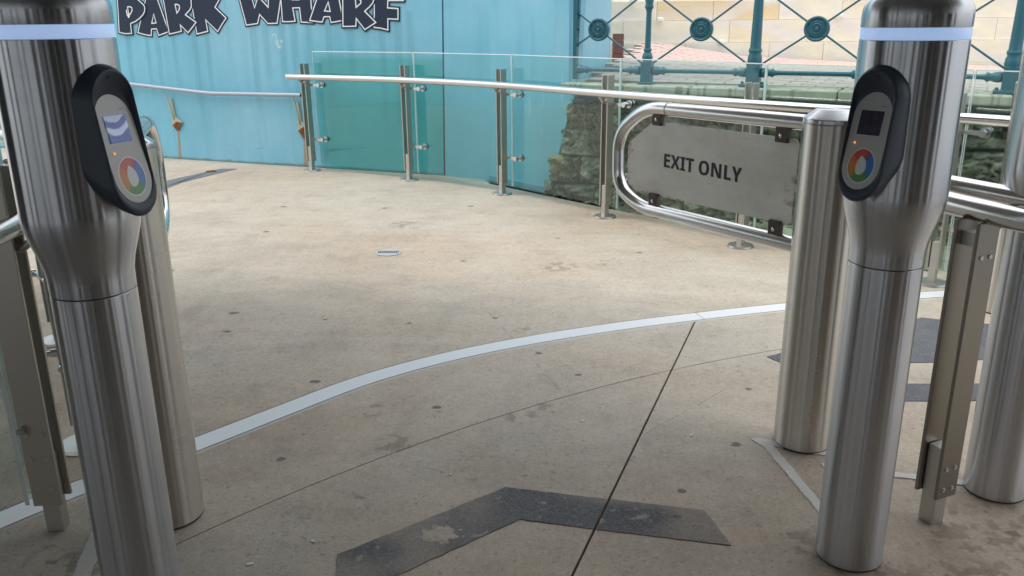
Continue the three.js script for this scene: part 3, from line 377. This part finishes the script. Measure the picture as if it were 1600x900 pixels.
{ // sandstone block wall behind the footpath, courses stepped back a little
  const t = thing('sandstone_wall', 'cream and honey coloured sandstone block wall behind the brick footpath', 'wall', [0, 0, -10.5]);
  const tx = [0, 1, 2, 3, 4].map(k => colTex(512, 256, (u, v) => { const a = k * 1.3 + .4, wx = u * 2 + .35 * fbm(u * 3 + k * 7, v * 3, 3), wy = v + .6 * fbm(u * 2 + k * 11, v * 2 + 5, 3); const b = .5 + .5 * Math.sin((wx * Math.sin(a) * 4 + wy * Math.cos(a * .7) * 9) * (1 + .5 * (k % 3))); const n = fbm(u * 10 + k, v * 10, 4), g = vn(u * 300, v * 150); const warm = [.02, .10, .75, .05, .32][k]; let c = mix3([.80, .76, .69], [.74, .56, .33], warm * ss(.3, .75, fbm(u * 2 + k * 5, v * 2 + 3, 3) + .25 * (b - .5))); const kk = 1 + .12 * (n - .5) + .08 * (g - .5) + .10 * (Math.pow(b, 4) - .3) * .6; return c.map((q, i) => q * (i === 2 ? kk * (1 - .12 * b) : kk)); }));
  const mats = tx.map(m => std({ map: m, roughness: .88, bumpMap: concBump, bumpScale: .003 })); const R = rng(17);
  const rows = [[.70, .97, .0], [.97, 1.225, -.02], [1.225, 1.48, -.05], [1.48, 1.705, -.08], [1.705, 1.80, -.3]];
  const joints = [[.6, 1.9, 3.0, 4.1, 5.2, 6.6, 8], [.7, 2.1, 3.1, 3.75, 4.9, 6.2, 8], [.5, 1.35, 2.62, 3.55, 4.55, 5.8, 8], [.7, 1.75, 2.42, 3.2, 3.95, 5.3, 8], [.5, 3, 6, 8]];
  const kinds = [[0, 1, 3, 0, 1, 3], [0, 3, 1, 0, 3, 1], [1, 0, 4, 3, 1, 0], [3, 2, 2, 1, 4, 3], [0, 1, 0]];
  rows.forEach(([y0, y1, dz], r) => { for (let i = 0; i < joints[r].length - 1; i++) { const a = joints[r][i], b = joints[r][i + 1]; const g = new RoundedBoxGeometry(b - a - .003, y1 - y0 - .003, .34, 2, .004); const u = g.attributes.uv, p = g.attributes.position; for (let k = 0; k < u.count; k++) u.setXY(k, p.getX(k) * .62 + i * .37, p.getY(k) * 1.6 + r * .21); mesh('sandstone_block', g, mats[kinds[r][i]], t).position.set((a + b) / 2, (y0 + y1) / 2, -.17 + dz + (R() - .5) * .006); } });
  mesh('mortar_core', bx(7.3, .98, .3, 4.3, 1.2, -.245), std({ color: lin(.62, .55, .44), roughness: .95 }), t);
  const b = thing('timber_fence', 'dark brown boards above the sandstone block wall', 'fence', [0, 0, -11.05]); for (let i = 0; i < 5; i++) mesh('board', bx(1.58, .7, .06, 1.3 + i * 1.6, 2.1, 0), std({ color: lin(.10, .055, .04), roughness: .8 }), b);
  const p = thing('brick_pillar', 'small red brown pillar at the end of the footpath beside the pale blue return wall', 'pillar', [1.075, 1.05, -8.75]); const mp = std({ color: lin(.26, .125, .105), roughness: .85, bumpMap: concBump, bumpScale: .004 }); for (let i = 0; i < 5; i++) mesh('brick', rb(.10 + (i % 2) * .003, .061, .11, .004, 0, .03 + i * .064, 0), mp, p);
  for (const [x, y] of [[2.52, 1.215], [3.9, 1.50], [1.78, 1.475], [1.45, 1.69], [5.35, 1.47]]) { const f = thing('wall_light', 'tiny white light fitting on a sandstone ledge', 'light', [x, y + .0, -10.5 + .012], 0, 'white fittings along the sandstone ledges'); mesh('body', rb(.07, .05, .05, .008, 0, .02, -.01), M.white, f); mesh('lens', rb(.05, .03, .008, .003, 0, .02, .018), M.white, f); }
}
{ // rough rock wall under the footpath, with coping
  const t = thing('rock_wall', 'rough hewn mossy sandstone retaining wall beneath the iron railing', 'wall', [r0.x, 0, r0.z], rTurn);
  const rockTex = colTex(1024, 1024, (u, v) => { const n = fbm(u * 8, v * 8, 5), m = fbm(u * 5 + 40, v * 7 + 3, 4), q = fbm(u * 40, v * 40 + 9, 3), g = vn(u * 400, v * 400); let c = mix3([.22, .195, .15], [.44, .385, .29], ss(.3, .7, n)); c = mix3(c, [.15, .165, .10], .5 * ss(.48, .66, m)); c = mix3(c, [.40, .38, .31], .6 * ss(.6, .72, q) * ss(.4, .6, n)); c = mix3(c, [.05, .055, .04], .85 * ss(.56, .70, fbm(u * 14 + 5, v * 14, 4))); const k = .85 + .3 * g; return c.map(x => x * k); });
  const mats = [lin(1, 1, 1), lin(.85, .9, .82), lin(1.0, .95, .82)].map(c => std({ map: rockTex, color: c, roughness: .95, bumpMap: concBump, bumpScale: .006 }));
  const R = rng(41);
  const hts = [-.75, -.42, -.12, .12, .36, .60, .845];
  for (let r = 0; r < hts.length - 1; r++) { let s = -.94 + .31 * Math.max(0, (hts[r] + hts[r + 1]) / 2 - .02) - .04 * R(); while (s < 4.4) {
    const w = .26 + R() * .34, h = hts[r + 1] - hts[r]; const g = new THREE.BoxGeometry(w - .008, h - .008, .3, 30, 18, 1); const p = g.attributes.position; const ox = R() * 50, pr = .03 + R() * .05;
    for (let k = 0; k < p.count; k++) { if (p.getZ(k) > .1) { const x = p.getX(k), y = p.getY(k); const e = Math.min(1, Math.min(w / 2 - Math.abs(x), h / 2 - Math.abs(y)) / .018); const n = fbm(x * 7 + ox, y * 9 + ox, 4); const rd = 1 - Math.abs(2 * fbm(x * 9 + ox, y * 22 + x * 7, 4) - 1), fr = fbm(x * 34 + ox, y * 46, 3); p.setZ(k, .15 + e * (pr * .7 + .15 * (n - .45) + .15 * (rd - .72) + .06 * (fr - .5)) - (1 - e) * .012); } p.setX(k, p.getX(k) + .012 * (vn(p.getY(k) * 18 + ox, 3) - .5)); }
    const u = g.attributes.uv; for (let k = 0; k < u.count; k++) u.setXY(k, (p.getX(k) + s) * .8 + ox, (p.getY(k) + r * .27) * .8); g.computeVertexNormals();
    const q = mesh('rock', g, mats[Math.floor(R() * 3)], t); q.rotation.z = (R() - .5) * .06; q.position.set(s + w / 2, (hts[r] + hts[r + 1]) / 2 + (R() - .5) * .02, -.15 - .075 - r * .006 + (R() - .5) * .02); s += w;
  } }
  mesh('mortar_core', bx(5.2, 1.55, .25, 2.06, .09, -.235), std({ color: lin(.16, .155, .12), roughness: .95, bumpMap: concBump, bumpScale: .01 }), t);
  mesh('recessed_course', bx(5.3, .075, .3, 2.0, .885, -.25), std({ color: lin(.24, .225, .185), roughness: .9 }), t);
  const copTex = colTex(512, 256, (u, v) => { const n = fbm(u * 8, v * 8, 5), q = fbm(u * 30, v * 30 + 4, 3); let c = mix3([.36, .33, .26], [.54, .49, .39], n); c = mix3(c, [.16, .17, .12], .7 * ss(.55, .68, q)); return c; });
  const mC = std({ map: copTex, roughness: .9, bumpMap: concBump, bumpScale: .004 });
  for (let i = 0; i < 5; i++) { const g = new RoundedBoxGeometry(1.09, .072, .34, 2, .015); const u = g.attributes.uv, p = g.attributes.position; for (let k = 0; k < u.count; k++) u.setXY(k, p.getX(k) * .7 + i * .3, p.getZ(k) * .7); mesh('coping_stone', g, mC, t).position.set(-.16 + i * 1.1, .961, -.02); }
  // rubble ledge between floor edge and rock
  const led = new THREE.PlaneGeometry(5.6, 2.4, 70, 30); const lp = led.attributes.position; for (let k = 0; k < lp.count; k++) { const x = lp.getX(k), y = lp.getY(k); const ed = ss(-.5, 1.2, y); lp.setZ(k, -.22 + .16 * fbm(x * 4, y * 4, 4) + .12 * ed); lp.setX(k, x + .02 * vn(x * 9, y * 9)); } led.rotateX(-Math.PI / 2); led.computeVertexNormals(); const lu = led.attributes.uv; for (let k = 0; k < lu.count; k++) lu.setXY(k, lu.getX(k) * 5, lu.getY(k) * 2); led.translate(1.9, -.06, 1.12); const lm = struct(mesh('rock_ledge', led, mats[1]), 'mossy rubble ledge between the floor edge and the rock wall'); lm.position.set(r0.x, 0, r0.z); lm.rotation.y = rTurn;
}
{ // dry roots and weeds at the end of the teal wall
  const t = thing('dry_vine', 'tangle of dry roots and dead leaves at the end of the teal wall', 'plant', [.52, 0, -7.2]); const R = rng(8); const l = [], lf = [];
  for (let i = 0; i < 16; i++) { const pts = []; let p = V(.02 + R() * .22, .86 - R() * .12, R() * .06 - .02); for (let k = 0; k < 6; k++) { pts.push(p.clone()); p = p.clone().add(V((R() - .5) * .12, -.03 - R() * .07, (R() - .45) * .05)); } l.push(pipe(new THREE.CatmullRomCurve3(pts).getPoints(14), .0016 + R() * .002, 16, 5, false)); }
  for (let i = 0; i < 130; i++) { const g = new THREE.PlaneGeometry(.03 + R() * .03, .012 + R() * .012, 2, 1); g.attributes.position.setZ(1, .004); g.rotateX(R() * 6); g.rotateY(R() * 6); g.translate(R() * .26, .86 - R() * R() * .36, (R() - .4) * .1); lf.push(g); }
  mesh('stem', merge(l), std({ color: lin(.30, .25, .18), roughness: .9 }), t); mesh('dead_leaves', merge(lf), std({ color: lin(.09, .075, .045), roughness: .9, side: THREE.DoubleSide }), t).userData.kind = 'stuff';
}
// ------------------------------------------------------------ card reader bollards
function faceTex(lit) {
  const c = document.createElement('canvas'); c.width = 256; c.height = 512; const x = c.getContext('2d');
  x.fillStyle = '#c2c5c2'; x.fillRect(0, 0, 256, 512);
  const R = rng(lit ? 4 : 9); for (let i = 0; i < 2600; i++) { const v = 170 + R() * 50; x.fillStyle = `rgba(${v},${v},${v},0.25)`; x.fillRect(R() * 256, R() * 512, 2 + R() * 5, 1); }
  x.fillStyle = '#c3c8cc'; x.fillRect(34, 86, 182, 150); // bezel
  x.fillStyle = '#b9c4cf'; x.fillRect(166, 66, 44, 14); x.fillStyle = '#7f92ab'; x.fillRect(172, 70, 32, 5);
  const cx = 128, cy = 388, ro = 86;
  x.fillStyle = '#dfe4e2'; x.beginPath(); x.arc(cx, cy, ro + 7, 0, 7); x.fill();
  const seg = (col, a0, a1) => { x.fillStyle = col; x.beginPath(); x.moveTo(cx, cy); x.arc(cx, cy, ro, a0, a1); x.closePath(); x.fill(); };
  seg('#d9583f', -2.6, -.9); seg('#3f7fcf', -1.0, .75); seg('#4d9a4c', .65, 2.4); seg('#e08b35', 2.3, 3.8);
  x.globalAlpha = .55; seg('#8c4a8c', -1.25, -.75); seg('#2f8f8f', .45, .95); seg('#9aa33c', 2.1, 2.6); seg('#e0703c', 3.4, 3.9); x.globalAlpha = 1;
  x.fillStyle = '#e6ebe8'; x.beginPath(); x.moveTo(cx - 8, cy - 52); x.quadraticCurveTo(cx + 44, cy - 30, cx + 34, cy + 22); x.quadraticCurveTo(cx + 8, cy + 62, cx - 24, cy + 42); x.quadraticCurveTo(cx - 50, cy - 8, cx - 8, cy - 52); x.fill();
  const t = new THREE.CanvasTexture(c); t.colorSpace = THREE.SRGBColorSpace; t.flipY = true; return t;
}
const screenBlue = colTex(128, 128, (u, v) => { const n = fbm(u * 5, v * 5, 4); let c = mix3([.02, .045, .22], [.07, .13, .36], n); const b = v + .22 * Math.sin(u * 3 + .4) + .12 * (n - .5); c = mix3(c, [.46, .54, .70], .9 * ss(.44, .52, b) * (1 - ss(.66, .76, b))); c = mix3(c, [.40, .48, .64], .8 * ss(.93, 1.0, b)); return c; });
const screenDark = colTex(128, 128, (u, v) => { const n = fbm(u * 6 + 3, v * 4, 4); return mix3([.030, .028, .042], [.075, .066, .095], n); });
const mFace = [true, false].map(l => phy({ map: faceTex(l), roughness: .35, clearcoat: .6, clearcoatRoughness: .12 }));
const mScr = [phy({ map: screenBlue, roughness: .2, emissiveMap: screenBlue, emissive: lin(1, 1, 1), emissiveIntensity: .25, clearcoat: .5, clearcoatRoughness: .1 }), phy({ map: screenDark, roughness: .2, clearcoat: .5, clearcoatRoughness: .1 })];
const mLed = std({ color: lin(.8, .35, .08), emissive: lin(1, .38, .06), emissiveIntensity: .6 });
function stad(hw, yT, yB, N = 64) { const o = []; for (let i = 0; i < N; i++) { const a = (i + .5) / N * 2 * Math.PI, sy = Math.sin(a); o.push([hw * Math.cos(a), sy > 0 ? yT - hw + hw * sy : yB + hw + hw * sy]); } return o; }
const NQ = n => n < .105 ? n : .105 + (n - .105) * .6;
const faceL = y => lerp(.244, .156, (y + .125) / .243), faceN = y => NQ(faceL(y));
const housingGeo = (() => {
  const N = 64; const key = [
    { hw: .088, t: .186, b: -.118, n: y => .05 }, { hw: .0895, t: .189, b: -.124, n: y => .105 }, { hw: .0885, t: .190, b: -.136, n: y => lerp(.128, .142, ss(-.15, .18, y)) },
    { hw: .083, t: .188, b: -.158, n: y => Math.max(faceL(y) - .045, lerp(.16, .158, ss(-.16, .14, y))) }, { hw: .0765, t: .183, b: -.164, n: y => Math.max(faceL(y) - .010, .176) }, { hw: .0725, t: .178, b: -.158, n: y => Math.max(faceL(y) + .001, .186) }, { hw: .0695, t: .172, b: -.147, n: y => Math.max(faceL(y) + .003, .187) },
    { hw: .067, t: .148, b: -.139, n: y => lerp(faceL(y), .163, ss(.09, .15, y)) + .001 }, { hw: .0645, t: .122, b: -.132, n: y => faceL(y) - .001 }, { hw: .062, t: .119, b: -.1295, n: y => faceL(y) - .003 }];
  const pos = [], idx = []; key.forEach(k => stad(k.hw, k.t, k.b, N).forEach(([x, y]) => pos.push(x, y, NQ(k.n(y)))));
  for (let r = 0; r < key.length - 1; r++) for (let i = 0; i < N; i++) { const a = r * N + i, b = r * N + (i + 1) % N, c = a + N, d = b + N; idx.push(a, b, c, b, d, c); }
  const g = new THREE.BufferGeometry(); g.setAttribute('position', new THREE.Float32BufferAttribute(pos, 3)); g.setIndex(idx); g.computeVertexNormals(); g.setAttribute('uv', new THREE.Float32BufferAttribute(new Float32Array(pos.length / 3 * 2), 2)); return g;
})();
const faceGeo = (() => { const N = 64, o = stad(.0638, .1205, -.1312, N), pos = [0, -.003, faceN(-.003)], uv = [.5, .5], idx = []; o.forEach(([x, y]) => { pos.push(x, y, faceN(y)); uv.push((x + .0638) / .1276, (y + .1312) / .2524); }); for (let i = 0; i < N; i++) idx.push(0, 1 + i, 1 + (i + 1) % N); const g = new THREE.BufferGeometry(); g.setAttribute('position', new THREE.Float32BufferAttribute(pos, 3)); g.setAttribute('uv', new THREE.Float32BufferAttribute(uv, 2)); g.setIndex(idx); g.computeVertexNormals(); return g; })();
const tilt = -Math.atan2(.088 * .6, .243);
function onFace(g, x, y, lift) { g.rotateX(tilt); const n = V(0, Math.sin(-tilt), Math.cos(tilt)); g.translate(x + n.x * lift, y + n.y * lift, faceN(y) + n.z * lift); return g; }
function latheUV(g) { return g; }
function readerBollard(x, z, yaw, kind, label, hOff = 0) {
  const t = thing('card_reader_bollard', label, 'bollard', [x, 0, z], 0, undefined);
  mesh('base_ring', cyl(.090, .090, .008, 0, .004, 0, 48), M.dark, t);
  mesh('lower_tube', lathe([[.0915, .007], [.092, .008], [.092, .888], [.0905, .8895]], 96), M.brushed, t);
  const prof = [[.0905, .8915], [.092, .893], [.0925, .92]]; for (let i = 1; i <= 14; i++) { const k = i / 14; prof.push([lerp(.0925, .124, ss(0, 1, k)), lerp(.92, 1.075, k)]); } prof.push([.124, 1.25], [.124, 1.446], [.1225, 1.4475]);
  const hd = mesh('head', lathe(prof, 96), M.brushed, t);
  mesh('light_ring', lathe([[.118, 1.4476], [.1232, 1.4486], [.1232, 1.4744], [.118, 1.4754]], 96), M.ring, t);
  const cp = [[.118, 1.4755], [.124, 1.4765], [.124, 1.505]]; for (let i = 1; i <= 12; i++) { const a = i / 12 * Math.PI / 2; cp.push([.074 + .05 * Math.cos(a), 1.505 + .05 * Math.sin(a)]); } cp.push([.04, 1.558], [0, 1.559]);
  mesh('cap', lathe(cp, 96), M.brushed, t);
  const h = mesh('reader_housing', housingGeo, M.housing, t); h.position.y = 1.222 + hOff; h.rotation.y = yaw;
  h.scale.set(.76, .90, .97); mesh('face_plate', faceGeo, mFace[kind], h);
  mesh('screen', onFace(rb(.076, .064, .003, .001), -.001, .0415, .0008), mScr[kind], h);
  mesh('indicator_light', onFace(new THREE.SphereGeometry(.0032, 12, 8), -.038, -.012, .001), mLed, h);
  mesh('sensor_slot', new RoundedBoxGeometry(.014, .005, .004, 1, .0015).rotateX(-.9).translate(0, .160, .149), M.dark, h);
  return t;
}
const leftBollard = readerBollard(-.985, -1.908, 67 * D2R, 0, 'brushed steel card reader bollard whose small screen is lit blue', .004); leftBollard.scale.setScalar(1.017);
readerBollard(.977, -2.132, -53 * D2R, 1, 'brushed steel card reader bollard with a dark screen beside the exit only gate');
readerBollard(1.592, -2.48, 70 * D2R, 1, 'brushed steel card reader bollard standing beyond the lane barrier');
// ------------------------------------------------------------ gate posts and swing gates
function gatePost(x, z, label) {
  const t = thing('gate_post', label, 'post', [x, 0, z], 0, undefined);
  mesh('base_ring', cyl(.097, .097, .009, 0, .0045, 0, 40), M.dark, t);
  mesh('tube', lathe([[.099, .008], [.1, .0095], [.1, 1.168], [.0992, 1.169]], 80), M.brushedPost, t);
  mesh('cap', lathe([[.0992, 1.1705], [.1, 1.1715], [.1, 1.183], [.0985, 1.187], [.062, 1.214], [.058, 1.2155], [0, 1.2155]], 80), steel({ roughness: .26, bumpScale: .0001 }), t);
  return t;
}
gatePost(1.068, -2.826, 'thick stainless steel post with sloping rim beside the exit only gate');
gatePost(-1.097, -2.373, 'stainless steel gate post close behind the bollard whose screen is lit blue');
gatePost(2.60, -4.27, 'distant stainless steel gate post beyond the lane barrier and dark floor arrow');
const font = await new FontLoader().loadAsync('fonts/droid/droid_sans_bold.typeface.json');
function gate(x, z, turn, label, withText) {
  const t = thing('swing_gate', label, 'gate', [x, 0, z], turn, undefined);
  mesh('frame', pipe(fillet([V(.03, 1.165, 0), V(-.85, 1.150, 0), V(-1.035, 1.03, 0), V(-1.028, .79, 0), V(-.875, .725, 0), V(.03, .742, 0)], .09, 12), .0275, 160, 20), M.polished, t);
  const plateTex = colTex(1024, 512, (u, v) => { const n = fbm(u * 7, v * 3.5, 5), q = fbm(u * 26 + 3, v * 13, 4), g = vn(u * 340, v * 120), st = fbm(u * 4 + 9, v * 30, 3); let k = 1 + .14 * (n - .5) + .07 * (g - .5) + .06 * (st - .5); let c = [.82 * k, .815 * k, .77 * k]; const edge = Math.min(u, 1 - u) * 2, ev = Math.min(v, 1 - v); const rust = .7 * ss(.50, .72, q * .55 + .30 * (1 - ss(0, .22, Math.min(edge * .8, ev * 1.4))) + .12 * fbm(u * 60, v * 30, 2)); c = mix3(c, [.30, .21, .12], rust); c = mix3(c, [.50, .47, .38], .35 * ss(.35, .75, fbm(u * 5 + 50, v * 3, 5))); const sc = vn(u * 30 + v * 9, v * 220); if (sc > .86) c = mix3(c, [.5, .45, .36], (sc - .86) * 2.5 * ss(.4, .7, n)); if (vn(u * 190 + 7, v * 90) > .955) c = mix3(c, [.2, .15, .1], .5); return c; });
  const pg = extr([[-.80, 1.098], [-.955, .995], [-.965, .975], [-.962, .83], [-.955, .815], [-.905, .792], [-.89, .79], [-.06, .806], [-.045, .82], [-.036, 1.09], [-.05, 1.106]], .003); const u = pg.attributes.uv, pp = pg.attributes.position; for (let i = 0; i < u.count; i++) u.setXY(i, (pp.getX(i) + 1) / 1, (pp.getY(i) - .77) / .36);
  const pl = mesh('sign_plate', pg.translate(0, 0, .0015), std({ map: plateTex, metalness: .2, roughness: .45 }), t);
  if (withText) { const tg = new TextGeometry('EXIT ONLY', { font, size: .056, depth: .0012, curveSegments: 10 }); tg.computeBoundingBox(); const b = tg.boundingBox; tg.translate(-b.min.x, -b.min.y, 0); tg.scale(.435 / (b.max.x - b.min.x), .0565 / (b.max.y - b.min.y), 1); tg.rotateZ(.0); tg.translate(-.724, .918, .0016); mesh('lettering', tg, std({ color: lin(.012, .012, .03), roughness: .5 }), pl); }
  for (const [s, h] of [[.769, 1.112], [.108, 1.117], [.772, .772], [.106, .785]]) { const c = mesh('clip', rb(.052, .056, .022, .002, -s, h, .0045), M.clip, t); mesh('screw', new THREE.SphereGeometry(.0085, 12, 8).scale(1, 1, .5).translate(-s, h - .004, .016), M.polished, c); }
  mesh('weld_bead', cyl(.0285, .0285, .006, -.71, 1.1527, 0, 20, 'x'), M.flat, t);
  return t;
}
gate(1.0, -2.86, -59.5 * D2R, 'open steel tube gate with a worn plate reading exit only', true);
gate(-1.11, -2.44, -72 * D2R, 'open steel tube gate seen almost edge on behind the bollard with lit screen', false);

renderer.render(scene, camera);
